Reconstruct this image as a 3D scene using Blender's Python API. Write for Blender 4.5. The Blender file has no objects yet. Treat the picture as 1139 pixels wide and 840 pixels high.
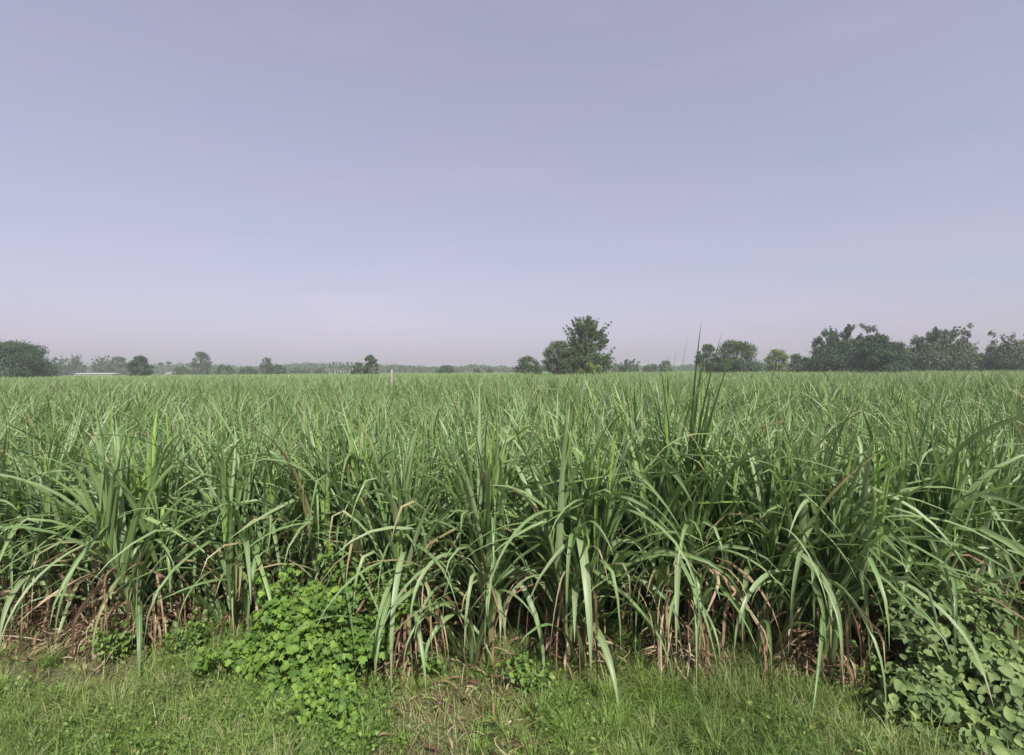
import bpy, math, random
import numpy as np
from mathutils import Vector

PI = math.pi
R = math.radians
rng = np.random.default_rng(11)
SC = bpy.context.scene
COL = SC.collection
F = 569.5                      # focal length in photo pixels (1139 wide, 90 degrees)
CAM_H = 2.5
def U(a, b, n=None, g=None): return (g or rng).uniform(a, b, n)

# ------------------------------------------------------------------ materials
def nodes(name):
    m = bpy.data.materials.new(name); m.use_nodes = True
    nt = m.node_tree; nt.nodes.clear()
    out = nt.nodes.new('ShaderNodeOutputMaterial')
    return m, nt, out
def N(nt, typ, **kw):
    n = nt.nodes.new(typ)
    for k, v in kw.items():
        if k.startswith('_'): setattr(n, k[1:], v)
        else: n.inputs[k.replace('__', ' ')].default_value = v
    return n
def ramp(nt, fac, stops, interp='LINEAR'):
    r = nt.nodes.new('ShaderNodeValToRGB'); r.color_ramp.interpolation = interp
    e = r.color_ramp.elements
    while len(e) < len(stops): e.new(0.5)
    for q, (p, c) in zip(e, stops): q.position = p; q.color = (*c, 1)
    nt.links.new(fac, r.inputs[0]); return r.outputs[0]
def attr(nt, nm): return N(nt, 'ShaderNodeAttribute', _attribute_name=nm).outputs['Fac']
def math_(nt, op, a, b=None, c=None):
    n = nt.nodes.new('ShaderNodeMath'); n.operation = op
    for i, v in enumerate((a, b, c)):
        if v is None: continue
        if isinstance(v, (int, float)): n.inputs[i].default_value = v
        else: nt.links.new(v, n.inputs[i])
    return n.outputs[0]
def mix(nt, fac, a, b, typ='MIX'):
    n = nt.nodes.new('ShaderNodeMix'); n.data_type = 'RGBA'; n.blend_type = typ
    if isinstance(fac, (int, float)): n.inputs[0].default_value = fac
    else: nt.links.new(fac, n.inputs[0])
    for i, v in ((6, a), (7, b)):
        if isinstance(v, tuple): n.inputs[i].default_value = (*v, 1)
        else: nt.links.new(v, n.inputs[i])
    return n.outputs[2]
def noise(nt, scale, detail=3, vec=None, rough=.5):
    n = N(nt, 'ShaderNodeTexNoise', Scale=scale, Detail=detail, Roughness=rough)
    if vec is not None: nt.links.new(vec, n.inputs['Vector'])
    return n.outputs[0]
def world_pos(nt): return N(nt, 'ShaderNodeNewGeometry').outputs['Position']

def leaf_shader(nt, out, col, rough=.45, trans=.28, spec=.5, tcol=None):
    p = N(nt, 'ShaderNodeBsdfPrincipled', Roughness=rough)
    p.inputs['Specular IOR Level'].default_value = spec
    nt.links.new(col, p.inputs['Base Color'])
    if isinstance(rough, float) is False: nt.links.new(rough, p.inputs['Roughness'])
    t = nt.nodes.new('ShaderNodeBsdfTranslucent')
    nt.links.new(tcol or col, t.inputs[0])
    ms = N(nt, 'ShaderNodeMixShader', Fac=trans)
    nt.links.new(p.outputs[0], ms.inputs[1]); nt.links.new(t.outputs[0], ms.inputs[2])
    nt.links.new(ms.outputs[0], out.inputs[0])

def mat_cane():
    m, nt, out = nodes('cane_leaf')
    u, v, r, d = attr(nt, 'lu'), attr(nt, 'lv'), attr(nt, 'lr'), attr(nt, 'ld')
    base = ramp(nt, r, [(0, (.064, .125, .046)), (.3, (.118, .205, .070)), (.6, (.182, .268, .118)), (.85, (.29, .36, .21)), (1, (.21, .36, .062))])
    wp = world_pos(nt)
    ln = noise(nt, .35, 3, wp)
    base = mix(nt, math_(nt, 'MULTIPLY', ln, .45), base, (.175, .28, .072))
    # parallel veins
    w = N(nt, 'ShaderNodeTexWave', Scale=9.0, Distortion=0.0); 
    cx = nt.nodes.new('ShaderNodeCombineXYZ'); nt.links.new(u, cx.inputs[0]); nt.links.new(w.inputs['Vector'], cx.outputs[0]) if False else nt.links.new(cx.outputs[0], w.inputs['Vector'])
    base = mix(nt, math_(nt, 'MULTIPLY', w.outputs[1], .12), base, (.22, .29, .14))
    rib = math_(nt, 'LESS_THAN', math_(nt, 'ABSOLUTE', math_(nt, 'SUBTRACT', u, .5)), .075)
    base = mix(nt, math_(nt, 'MULTIPLY', rib, .6), base, (.34, .38, .22))
    # dry tips and blotches
    cv = nt.nodes.new('ShaderNodeCombineXYZ')
    nt.links.new(math_(nt, 'MULTIPLY', v, 9.0), cv.inputs[0]); nt.links.new(math_(nt, 'MULTIPLY', u, 2.0), cv.inputs[1]); nt.links.new(math_(nt, 'MULTIPLY', r, 40.0), cv.inputs[2])
    bn = noise(nt, 1.3, 3, cv.outputs[0])
    dry = math_(nt, 'ADD', math_(nt, 'MULTIPLY', v, .38), math_(nt, 'ADD', math_(nt, 'MULTIPLY', bn, .5), math_(nt, 'MULTIPLY', d, .75)))
    dry = math_(nt, 'MULTIPLY', math_(nt, 'SUBTRACT', dry, .88), 6.0); 
    cl = N(nt, 'ShaderNodeClamp'); nt.links.new(dry, cl.inputs[0])
    dc = ramp(nt, bn, [(.3, (.30, .22, .11)), (.7, (.42, .36, .20))])
    base = mix(nt, cl.outputs[0], base, dc)
    tc = mix(nt, .4, base, (.21, .34, .05)); leaf_shader(nt, out, base, .45, .30, .48, tc)
    return m
def mat_dry(name='cane_dry_leaf'):
    m, nt, out = nodes(name)
    u, v, r = attr(nt, 'lu'), attr(nt, 'lv'), attr(nt, 'lr')
    base = ramp(nt, r, [(0, (.075, .045, .03)), (.25, (.15, .09, .055)), (.5, (.27, .185, .115)), (.8, (.45, .36, .23)), (.93, (.52, .44, .31)), (1, (.24, .11, .075))])
    bn = noise(nt, 14, 3, world_pos(nt))
    base = mix(nt, math_(nt, 'MULTIPLY', bn, .5), base, (.15, .085, .05))
    leaf_shader(nt, out, base, .7, .18, .2)
    return m
def mat_stem():
    m, nt, out = nodes('cane_stem')
    v, r = attr(nt, 'lv'), attr(nt, 'lr')
    base = ramp(nt, v, [(0, (.15, .11, .06)), (.3, (.19, .19, .085)), (.65, (.15, .20, .08)), (1, (.13, .20, .07))])
    base = mix(nt, math_(nt, 'MULTIPLY', noise(nt, 18, 3, world_pos(nt)), .5), base, (.11, .09, .05))
    leaf_shader(nt, out, base, .55, .05, .3)
    return m
def mat_simple_leaf(name, stops, trans=.3, rough=.5, ns=3.0, nc=None, spec=.4):
    m, nt, out = nodes(name)
    r = attr(nt, 'lr')
    base = ramp(nt, r, stops)
    if nc: 
        n_ = noise(nt, ns, 3, world_pos(nt))
        f = ramp(nt, n_, [(.42, (0, 0, 0)), (.62, (1, 1, 1))])
        base = mix(nt, math_(nt, 'MULTIPLY', f, nc[3]), base, nc[:3])
    leaf_shader(nt, out, base, rough, trans, spec)
    return m
def mat_ground():
    m, nt, out = nodes('field_soil')
    wp = world_pos(nt)
    base = ramp(nt, noise(nt, 2.2, 6, wp, .65), [(.3, (.06, .036, .021)), (.55, (.15, .095, .058)), (.75, (.27, .19, .12))])
    g = ramp(nt, noise(nt, 1.1, 5, wp, .6), [(.45, (0, 0, 0)), (.6, (1, 1, 1))])
    base = mix(nt, math_(nt, 'MULTIPLY', g, .75), base, (.10, .15, .045))
    p = N(nt, 'ShaderNodeBsdfPrincipled', Roughness=.9); nt.links.new(base, p.inputs['Base Color'])
    b = N(nt, 'ShaderNodeBump', Strength=.8, Distance=.04); nt.links.new(noise(nt, 22, 6, wp, .7), b.inputs['Height']); nt.links.new(b.outputs[0], p.inputs['Normal'])
    nt.links.new(p.outputs[0], out.inputs[0]); return m
def mat_plain(name, col, rough=.7, var=.3, scale=6.0, dark=.6):
    m, nt, out = nodes(name)
    n_ = noise(nt, scale, 5, world_pos(nt), .6)
    base = mix(nt, math_(nt, 'MULTIPLY', n_, var * 2), col, tuple(c * dark for c in col))
    p = N(nt, 'ShaderNodeBsdfPrincipled', Roughness=rough); nt.links.new(base, p.inputs['Base Color'])
    b = N(nt, 'ShaderNodeBump', Strength=.4, Distance=.02); nt.links.new(noise(nt, scale * 5, 4, world_pos(nt)), b.inputs['Height']); nt.links.new(b.outputs[0], p.inputs['Normal'])
    nt.links.new(p.outputs[0], out.inputs[0]); return m

M = dict(
    cane=mat_cane(), dry=mat_dry(), stem=mat_stem(), ground=mat_ground(),
    bark=mat_plain('bark', (.16, .12, .09), .9, .4, 3),
    palebark=mat_plain('pale_bark', (.42, .39, .34), .8, .3, 2),
    white=mat_plain('whitewash', (.38, .38, .37), .8, .15, 1.5, .8),
    concrete=mat_plain('post_paint', (.36, .34, .30), .9, .4, 2.5),
    rust=mat_plain('rusty_iron', (.24, .09, .05), .8, .3, 20),
    tin=mat_plain('roof_sheet', (.45, .46, .47), .5, .2, 1),
    wood=mat_plain('door_wood', (.12, .09, .07), .7, .2, 3),
    tree=mat_simple_leaf('tree_leaf', [(0, (.032, .060, .020)), (.5, (.055, .10, .030)), (.85, (.09, .15, .045)), (1, (.13, .18, .055))], .2, .55, .35, (.10, .12, .04, .4)),
    treedark=mat_simple_leaf('tree_leaf_dark', [(0, (.024, .045, .018)), (.6, (.042, .08, .028)), (1, (.08, .13, .045))], .16, .6, .4),
    treeyellow=mat_simple_leaf('tree_leaf_yellow', [(0, (.10, .14, .03)), (.6, (.17, .23, .045)), (1, (.25, .31, .06))], .28, .55, .5, (.09, .13, .035, .35)),
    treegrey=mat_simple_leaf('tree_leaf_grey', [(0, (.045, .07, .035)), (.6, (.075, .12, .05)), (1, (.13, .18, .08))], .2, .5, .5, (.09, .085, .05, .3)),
    shrub=mat_simple_leaf('shrub_leaf', [(0, (.062, .125, .028)), (.4, (.118, .215, .04)), (.75, (.185, .31, .052)), (1, (.27, .38, .065))], .38, .55, 3.0, (.07, .15, .035, .3), .3),
    shrubgrey=mat_simple_leaf('shrub_leaf_greyish', [(0, (.09, .14, .05)), (.5, (.18, .26, .09)), (.85, (.27, .35, .13)), (1, (.27, .33, .11))], .34, .62, 3.0, (.09, .13, .07, .4), .22),
    grass=mat_simple_leaf('grass_blade', [(0, (.08, .145, .03)), (.4, (.17, .27, .055)), (.72, (.26, .37, .085)), (.85, (.33, .40, .14)), (1, (.45, .39, .24))], .38, .5, 1.3, (.28, .30, .12, .3)),
    weed=mat_simple_leaf('weed_leaf', [(0, (.07, .125, .03)), (.5, (.13, .22, .045)), (.9, (.20, .30, .065)), (1, (.26, .20, .10))], .3, .5),
    twig=mat_plain('green_twig', (.12, .14, .06), .7, .3, 10),
)

# ------------------------------------------------------------------ mesh helpers
def mesh_np(name, V, Q, mat, at=None, T=None, smooth=True):
    """V (n,3); Q (m,4) quads; T (k,3) triangles; at {name: per-vertex floats}"""
    V = np.asarray(V, np.float32).reshape(-1, 3)
    me = bpy.data.meshes.new(name)
    Q = np.zeros((0, 4), np.int32) if Q is None else np.asarray(Q, np.int32)
    T = np.zeros((0, 3), np.int32) if T is None else np.asarray(T, np.int32)
    loops = np.concatenate([Q.ravel(), T.ravel()])
    starts = np.concatenate([np.arange(len(Q)) * 4, len(Q) * 4 + np.arange(len(T)) * 3]).astype(np.int32)
    me.vertices.add(len(V)); me.vertices.foreach_set('co', V.ravel())
    me.loops.add(len(loops)); me.loops.foreach_set('vertex_index', loops.astype(np.int32))
    me.polygons.add(len(starts)); me.polygons.foreach_set('loop_start', starts)
    me.polygons.foreach_set('use_smooth', np.full(len(starts), smooth))
    me.update(calc_edges=True)
    for k, a in (at or {}).items():
        x = me.attributes.new(k, 'FLOAT', 'POINT'); x.data.foreach_set('value', np.asarray(a, np.float32).ravel())
    me.materials.append(mat)
    return me
class Geo:
    """collects vertices, quads, triangles and per-vertex attributes"""
    def __init__(s): s.V, s.Q, s.T, s.A, s.n = [], [], [], {k: [] for k in ('lu', 'lv', 'lr', 'ld')}, 0
    def add(s, V, Q=None, T=None, lu=None, lv=None, lr=None, ld=None):
        V = np.asarray(V, float).reshape(-1, 3); n = len(V)
        s.V.append(V)
        if Q is not None and len(Q): s.Q.append(np.asarray(Q).reshape(-1, 4) + s.n)
        if T is not None and len(T): s.T.append(np.asarray(T).reshape(-1, 3) + s.n)
        for k, a in (('lu', lu), ('lv', lv), ('lr', lr), ('ld', ld)):
            s.A[k].append(np.full(n, .5 if k != 'ld' else 0.) if a is None else np.broadcast_to(np.asarray(a, float).ravel() if np.ndim(a) else a, (n,)))
        s.n += n
    def mesh(s, name, mat, smooth=True):
        return mesh_np(name, np.concatenate(s.V), np.concatenate(s.Q) if s.Q else None, mat, {k: np.concatenate(v) for k, v in s.A.items()}, np.concatenate(s.T) if s.T else None, smooth)
def link(name, me, parent=None):
    o = bpy.data.objects.new(name, me); COL.objects.link(o)
    if parent is not None: o.parent = parent
    return o
def thing(name, label, cat, loc=(0, 0, 0), rz=0, group=None):
    o = bpy.data.objects.new(name, None); COL.objects.link(o)
    o.empty_display_size = .2; o.location = loc; o.rotation_euler = (0, 0, rz)
    return tag(o, label, cat, group)
def tag(o, label=None, cat=None, group=None, kind=None):
    if label: o['label'] = label
    if cat: o['category'] = cat
    if group: o['group'] = group
    if kind: o['kind'] = kind
    return o

def blades(G, P, az, el, L, W, bend, pw=1.6, S=8, twist=0., curve=0., kink_s=2., kink=0., cols=3, fold=.28, lr=.5, ld=0., minz=.02, prof='cane'):
    """strap leaves: P (n,3) bases, az azimuth, el start elevation, bend total downward turn"""
    P = np.asarray(P, float); n = len(P)
    b = lambda a: np.broadcast_to(np.asarray(a, float), (n,))[:, None]
    az, el, L, W, bend, pw, twist, curve, kink_s, kink = map(b, (az, el, L, W, bend, pw, twist, curve, kink_s, kink))
    s = np.linspace(0, 1, S + 1)[None, :]
    ang = el - bend * s ** pw - kink * (s > kink_s)
    ang = np.maximum(ang, R(-86))
    a = az + curve * s * s
    T = np.stack([np.cos(ang) * np.cos(a), np.cos(ang) * np.sin(a), np.sin(ang)], -1)
    step = np.repeat(L / S, S + 1, 1)[..., None] * T
    pos = P[:, None, :] + np.concatenate([np.zeros((n, 1, 3)), np.cumsum((step[:, :-1] + step[:, 1:]) / 2, 1)], 1)
    B = np.stack([-np.sin(a), np.cos(a), np.zeros_like(a)], -1)
    Nn = np.stack([-np.sin(ang) * np.cos(a), -np.sin(ang) * np.sin(a), np.cos(ang)], -1)
    t = (twist * s)[..., None]
    B2 = B * np.cos(t) + Nn * np.sin(t); N2 = Nn * np.cos(t) - B * np.sin(t)
    if prof == 'cane': f = np.minimum(1, .45 + 2.6 * s) * (1 - s ** 2.1) ** .95 + .02
    else: f = np.minimum(1, .6 + 2 * s) * (1 - s ** 1.6) + .04
    w = (W * f)[..., None] / 2
    if cols == 3:
        X = np.stack([pos - B2 * w + N2 * w * fold * 2, pos, pos + B2 * w + N2 * w * fold * 2], 2); uu = np.array([0, .5, 1.])
    else:
        X = np.stack([pos - B2 * w, pos + B2 * w], 2); uu = np.array([0.3, .7])
    X[..., 2] = np.maximum(X[..., 2], minz)
    c = len(uu)
    idx = np.arange(n * (S + 1) * c).reshape(n, S + 1, c)
    Q = np.stack([idx[:, :-1, :-1], idx[:, :-1, 1:], idx[:, 1:, 1:], idx[:, 1:, :-1]], -1).reshape(-1, 4)
    sh = (n, S + 1, c)
    G.add(X.reshape(-1, 3), Q, lu=np.broadcast_to(uu, sh).ravel(), lv=np.broadcast_to(s[..., None], sh).ravel(),
          lr=np.broadcast_to(np.broadcast_to(np.asarray(lr, float), (n,))[:, None, None], sh).ravel(),
          ld=np.broadcast_to(np.broadcast_to(np.asarray(ld, float), (n,))[:, None, None], sh).ravel())

def tube(G, pts, rad, k=6, lr=.5):
    pts = np.asarray(pts, float); m = len(pts)
    rad = np.broadcast_to(np.asarray(rad, float), (m,))
    T = np.gradient(pts, axis=0); T /= np.linalg.norm(T, axis=1)[:, None] + 1e-9
    ref = np.array([0., 1, 0]) if abs(T[0, 2]) > .7 else np.array([0., 0, 1])
    A = np.cross(T, ref); A /= np.linalg.norm(A, axis=1)[:, None] + 1e-9
    Bv = np.cross(T, A)
    th = np.arange(k) / k * 2 * PI
    X = pts[:, None] + rad[:, None, None] * (A[:, None] * np.cos(th)[None, :, None] + Bv[:, None] * np.sin(th)[None, :, None])
    idx = np.arange(m * k).reshape(m, k); nx = np.roll(idx, -1, 1)
    Q = np.stack([idx[:-1], nx[:-1], nx[1:], idx[1:]], -1).reshape(-1, 4)
    G.add(X.reshape(-1, 3), Q, lv=np.repeat(np.linspace(0, 1, m), k), lr=lr)

def vn(x, y, s, seed):   # cheap value noise 0..1
    r = np.random.default_rng(seed); t = r.uniform(0, 1, (64, 64)); fx, fy = x * s + 20, y * s + 20
    i, j = np.floor(fx).astype(int), np.floor(fy).astype(int); u, v = fx - i, fy - j; u, v = u * u * (3 - 2 * u), v * v * (3 - 2 * v)
    T = lambda a, b: t[a % 64, b % 64]
    return (T(i, j) * (1 - u) + T(i + 1, j) * u) * (1 - v) + (T(i, j + 1) * (1 - u) + T(i + 1, j + 1) * u) * v

# ------------------------------------------------------------------ sugarcane
def clump(g, ns=6, H=1., spread=.17, lean=(0., 0.), nl=9, wid=1., full=True, S=9, cols=3, dryness=1., spike=1., extra=None, bright=0., hang=0):
    """one stool of cane: returns leaves, dry, stems Geo. lean = (azimuth, amount)"""
    GL, GD, GS = Geo(), Geo(), Geo()
    for i in range(ns):
        a0 = g.uniform(0, 2 * PI); r0 = spread * math.sqrt(g.uniform(.05, 1))
        bx, by = r0 * math.cos(a0), r0 * math.sin(a0)
        out = g.uniform(.0, .22) * (.5 + r0 / spread)
        dx = out * math.cos(a0) + lean[1] * math.cos(lean[0]) + g.normal(0, .05); dy = out * math.sin(a0) + lean[1] * math.sin(lean[0]) + g.normal(0, .05)
        hs = H * g.uniform(.72, 1.12)
        t = np.linspace(0, 1, 6)[:, None]
        base = np.array([bx, by, -.03]); top = np.array([dx * hs, dy * hs, hs])
        path = base + t * np.array([0, 0, 1.]) * top[2] + (t ** 1.6) * np.array([top[0], top[1], 0])
        if full: tube(GS, path, np.linspace(.017, .012, 6) * (1 + .12 * (np.arange(6) % 2)), 6, lr=g.uniform())
        ph = g.uniform(0, 2 * PI)
        n = nl + g.integers(-1, 2)
        j = np.arange(n)                       # 0 = youngest
        q = j / (n - 1)
        zt = 1 - .72 * q ** 1.1
        bp = base + zt[:, None] * np.array([0, 0, hs]) + (zt[:, None] ** 1.6) * np.array([top[0], top[1], 0])
        az = ph + PI * (j % 2) + g.normal(0, .45, n)
        el = R(88) - R(26) * q + g.normal(0, R(6), n)
        bend = np.interp(q, [0, .2, .45, 1], [.06, .25, 1.05, 2.35]) * g.uniform(.4, 1.4, n)
        L = np.interp(q, [0, .2, .5, 1], [.78 * spike, 1.15, 1.55, 1.3]) * g.uniform(.85, 1.12, n) * (.75 + .25 * H)
        W = np.interp(q, [0, .2, .5, 1], [.028, .034, .044, .038]) * g.uniform(.8, 1.15, n) * wid
        pw = g.uniform(1.3, 3.6, n)
        ks = np.where(g.uniform(0, 1, n) < .42, g.uniform(.3, .8, n), 2.); kk = g.uniform(.6, 1.8, n)
        lr = np.clip(g.normal(.46, .25, n) - .1 * (q < .2), 0, .93); lr = np.where((q < .2) & (g.uniform(0, 1, n) < .35 + bright), 1., lr)
        blades(GL, bp, az, el, L, W, bend, pw, S, g.normal(0, .9, n), g.normal(0, .35, n), ks, kk, cols, .26, lr, np.clip(g.normal(.15, .2, n) + .3 * (q > .85), 0, 1))
    # basal shoots, arching low over the ground
    n = max(2, ns - 1)
    a = g.uniform(0, 2 * PI, n)
    bp = np.stack([spread * 1.1 * np.cos(a), spread * 1.1 * np.sin(a), np.full(n, .05)], -1)
    blades(GL, bp, a + g.normal(0, .4, n), R(82) - g.uniform(0, R(25), n), g.uniform(.8, 1.3, n) * H, g.uniform(.03, .045, n) * wid, g.uniform(.8, 2.4, n), 2., S, g.normal(0, .6, n), g.normal(0, .3, n), 2., 0., cols, .26, np.clip(g.normal(.5, .2, n), 0, 1), .2)
    if extra:
        for (az, z0, el, L, W, bend, pw, lr) in extra:
            blades(GL, [[.06 * math.cos(az), .06 * math.sin(az), z0]], az, R(el), L, W, bend, pw, 12, .2, 0, 2., 0., cols, .22, lr, .1)
    if hang:
        n = hang; a = R(270) + g.normal(0, R(42), n); z = g.uniform(.45, 1.15, n) * H
        bp = np.stack([spread * .9 * np.cos(a) + g.normal(0, .05, n), spread * .8 * np.sin(a), z], -1)
        blades(GL, bp, a + g.normal(0, .3, n), R(80) - g.uniform(0, R(75), n), (z + .2) * g.uniform(.9, 1.25, n), g.uniform(.026, .056, n), g.uniform(1.6, 2.75, n), g.uniform(.7, 2.2, n), 12, g.normal(0, .7, n), g.normal(0, .3, n), 2., 0., cols, .24, np.clip(g.normal(.62, .17, n), 0, .92), np.clip(g.normal(.12, .2, n), 0, .6))
    # dead leaves hanging in a skirt
    n = int((9 if full else 4) * dryness * ns / 6 * 1.6)
    if n:
        a = g.uniform(0, 2 * PI, n); z = g.uniform(.2, .75, n) * H
        bp = np.stack([spread * .7 * np.cos(a), spread * .7 * np.sin(a), z], -1)
        blades(GD, bp, a + g.normal(0, .6, n), g.uniform(R(-50), R(45), n), z * g.uniform(.9, 1.5, n), g.uniform(.014, .034, n), g.uniform(1.0, 2.4, n), 1., S, g.normal(0, 3.5, n), g.normal(0, 1., n), g.uniform(.3, .8, n), g.uniform(0, 1.2, n), cols, .3, g.uniform(0, 1, n))
        if full:   # short crumpled trash round the foot
            n *= 2; a = g.uniform(0, 2 * PI, n); rr = spread * g.uniform(.5, 1.6, n)
            bp = np.stack([rr * np.cos(a), rr * np.sin(a), g.uniform(.02, .28, n)], -1)
            blades(GD, bp, g.uniform(0, 2 * PI, n), g.uniform(R(-40), R(50), n), g.uniform(.2, .5, n), g.uniform(.012, .03, n), g.uniform(.5, 2.4, n), 1., 5, g.normal(0, 4, n), g.normal(0, 1.5, n), .5, g.uniform(0, 1, n), cols, .3, g.uniform(0, 1, n))
    return GL, GD, GS

def cane_thing(meshes, label, loc, rz, group):
    t = thing('sugarcane_clump', label, 'sugarcane', loc, rz, group)
    ml, md, msx = meshes
    link('leaves', ml, t); link('dead_leaves', md, t); link('stems', msx, t)
    return t
def clump_meshes(g, **kw):
    a, b, c = clump(g, **kw)
    return a.mesh('cane_leaves', M['cane']), b.mesh('cane_dead_leaves', M['dry']), c.mesh('cane_stems', M['stem'])

FR = 'front row of sugarcane along the grass verge'
# px, distance, stalks, H, spread, lean azimuth(deg), lean, spike, wid, dryness, bright, extra, label
def fan(n, seed, lean=0):      # broad young leaves standing in a fan
    g = np.random.default_rng(seed)
    return [(R(180) * (k % 2) + g.normal(lean, .5), g.uniform(.85, 1.1), g.uniform(76, 89), g.uniform(.85, 1.12), g.uniform(.045, .062), g.uniform(.1, .6), 1.6, 1. if g.uniform() < .75 else .8) for k in range(n)]
front = [
 (-60, 5.0, 7, 1.0, .22, 180, .05, 1., 1., 1.2, 0, None, 'sugarcane clump cut off by the left edge of the photo'),
 (40, 5.0, 7, 1.0, .24, 200, .1, 1., 1., 1.7, 0, None, 'sugarcane clump above bare tan soil at the far left end of the front row'),
 (160, 4.75, 8, 1.08, .22, 200, .08, 1.22, 1.1, 1.6, .35, [(R(215), .75, 70, 1.7, .06, 2.2, 1.1, .72), (R(250), .7, 60, 1.5, .05, 2.2, 1.3, .6), (R(100), 1.0, 86, 1.2, .07, .2, 1.5, 1.)] + fan(9, 1), 'clump with upright bright yellow green leaves, standing left of the leafy creeper'),
 (268, 4.85, 6, 1.0, .2, 300, .08, 1., 1., 1.4, .1, [(R(300), .8, 55, 1.4, .055, 1.7, .8, .7)], 'sugarcane clump directly behind the left shoulder of the leafy creeper'),
 (392, 4.8, 7, 1.05, .18, 80, .05, 1.15, 1., 1.3, .4, fan(8, 2), 'sugarcane clump with lime green shoots behind the right top of the leafy creeper'),
 (452, 4.45, 6, .98, .15, 0, .05, .95, .9, 2.4, 0, [(R(270), .95, 40, 1.2, .05, 2.5, .5, .86), (R(250), .8, 30, 1.0, .045, 2.4, .5, .9)], 'clump with pale blades hanging straight down and curly straw, just right of the leafy creeper'),
 (532, 4.4, 8, 1.05, .2, 90, .03, 1.25, 1.05, 1.3, .25, [(R(235), .7, 62, 1.35, .055, 2.3, 1., .75), (R(200), .6, 62, 1.3, .05, 2.2, 1., .7), (R(170), 1.1, 30, 1.2, .045, .8, 1., .7), (R(90), 1.1, 88, 1.35, .05, .08, 1.5, .8)] + fan(5, 3), 'clump with one thin straight spear and wide blades arching left over dry litter'),
 (640, 4.35, 9, 1.12, .2, 60, .04, 1.15, 1.15, 1.2, 0, [(R(270), 1.1, 60, 1.25, .075, 2.6, .45, .8), (R(262), .45, 74, 1.1, .07, 2.2, 1.1, .78), (R(285), .35, 50, .95, .075, 2.3, .9, .66)] + [(a, z, e, l, w_, b, p, .12) for a, z, e, l, w_, b, p, _ in fan(9, 4)], 'dense dark green clump with a broad pale blade hanging down its front'),
 (757, 4.4, 10, 1.2, .2, 75, .04, 1.62, 1.05, 1.3, 0, [(R(0), 1.35, 87, 1.58, .06, .06, 1.5, .15), (R(-8), 1.35, 82, 1.5, .06, .12, 1.5, .2), (R(20), 1.35, 84, 1.38, .06, .1, 1.5, .1), (R(5), 1.3, 76, 1.5, .055, .12, 1.5, .25), (R(12), 1.2, 69, 1.4, .045, .2, 1.5, .3), (R(180), 1.3, 87, 1.25, .045, .1, 1.5, .2), (R(172), 1.3, 80, 1.05, .05, .3, 1.5, .3), (R(190), 1.2, 84, 1.2, .05, .2, 1.5, .1), (R(-5), 1.1, 84, 1.3, .055, .15, 1.5, .1), (R(200), 1.0, 78, 1.2, .055, .3, 1.5, .2), (R(250), .9, 60, 1.3, .06, 2.4, .8, .72)], 'tallest sugarcane clump whose dark tips rise above the horizon'),
 (845, 4.4, 7, 1.05, .18, 330, .08, 1., 1.05, 1.6, 0, [(R(335), .95, 62, 1.7, .06, 1.9, 1.2, .72)], 'sugarcane clump standing between the tallest clump and the reddish stems'),
 (905, 4.2, 8, 1.08, .2, 20, .04, 1., 1.1, 2.2, .1, [(R(330), 1.0, 58, 1.6, .06, 2.2, 1.1, .72), (R(350), .95, 66, 1.75, .06, 2., 1.2, .68), (R(300), .8, 50, 1.4, .055, 2.3, .9, .7)], 'clump with orange brown sheaths and long blades arching to the right over shredded straw'),
 (1000, 4.4, 8, 1.12, .2, 10, .1, 1.12, 1.1, 1.8, 0, [(R(0), 1.2, 60, 1.7, .055, 1.5, 1.2, .2), (R(350), 1.0, 40, 1.5, .05, 1.5, 1., .8)] + [(a, z, e, l * 1.15, w_, b, p, .15) for a, z, e, l, w_, b, p, _ in fan(9, 5)], 'leaning dark clump standing behind the greyish shrub at the verge'),
 (1095, 4.5, 7, 1.1, .22, 10, .15, 1.1, 1.05, 1.8, 0, [(R(200), .8, 30, 1.2, .05, 1.2, 1., .8), (R(345), .9, 30, 1.4, .05, 1.2, 1., .85)], 'rightmost clump in full view, pale blades sweeping out sideways over the greyish shrub'),
 (1200, 4.6, 7, 1.05, .22, 10, .1, 1., 1., 1.2, 0, None, 'sugarcane clump cut off by the right edge of the photo'),
]
for i, (px, d, ns, H, sp, la, lm, spk, wd, dr, br, ex, lab) in enumerate(front):
    g = np.random.default_rng(100 + i)
    cane_thing(clump_meshes(g, ns=ns + 1, H=H * 1.08, spread=sp * .85, lean=(R(la), lm), spike=spk, wid=wd * 1.16, dryness=dr * (.3 + .9 * (i % 3)) , bright=br, extra=(ex or []) + [(a, z, e, l, w_ * .85, b, p, .45 + .4 * math.sin(q_ * 5.)) for q_, (a, z, e, l, w_, b, p, _) in enumerate(fan(11, 60 + i))], nl=14, hang=4 if 240 < px < 400 else 8), lab, ((px - 569.5) / F * d, d, 0), 0, FR)

variants = []
for i in range(14):
    g = np.random.default_rng(500 + i)
    variants.append(clump(g, ns=int(g.integers(6, 9)), nl=13, H=float(g.uniform(.86, 1.02)), spread=.22, lean=(g.uniform(0, 6.28), g.uniform(0, .12)), spike=float(g.uniform(.95, 1.25)), bright=.12, dryness=.5))
vmesh = [(a.mesh('cane_leaves', M['cane']), b.mesh('cane_dead_leaves', M['dry']), c.mesh('cane_stems', M['stem'])) for a, b, c in variants]

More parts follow.
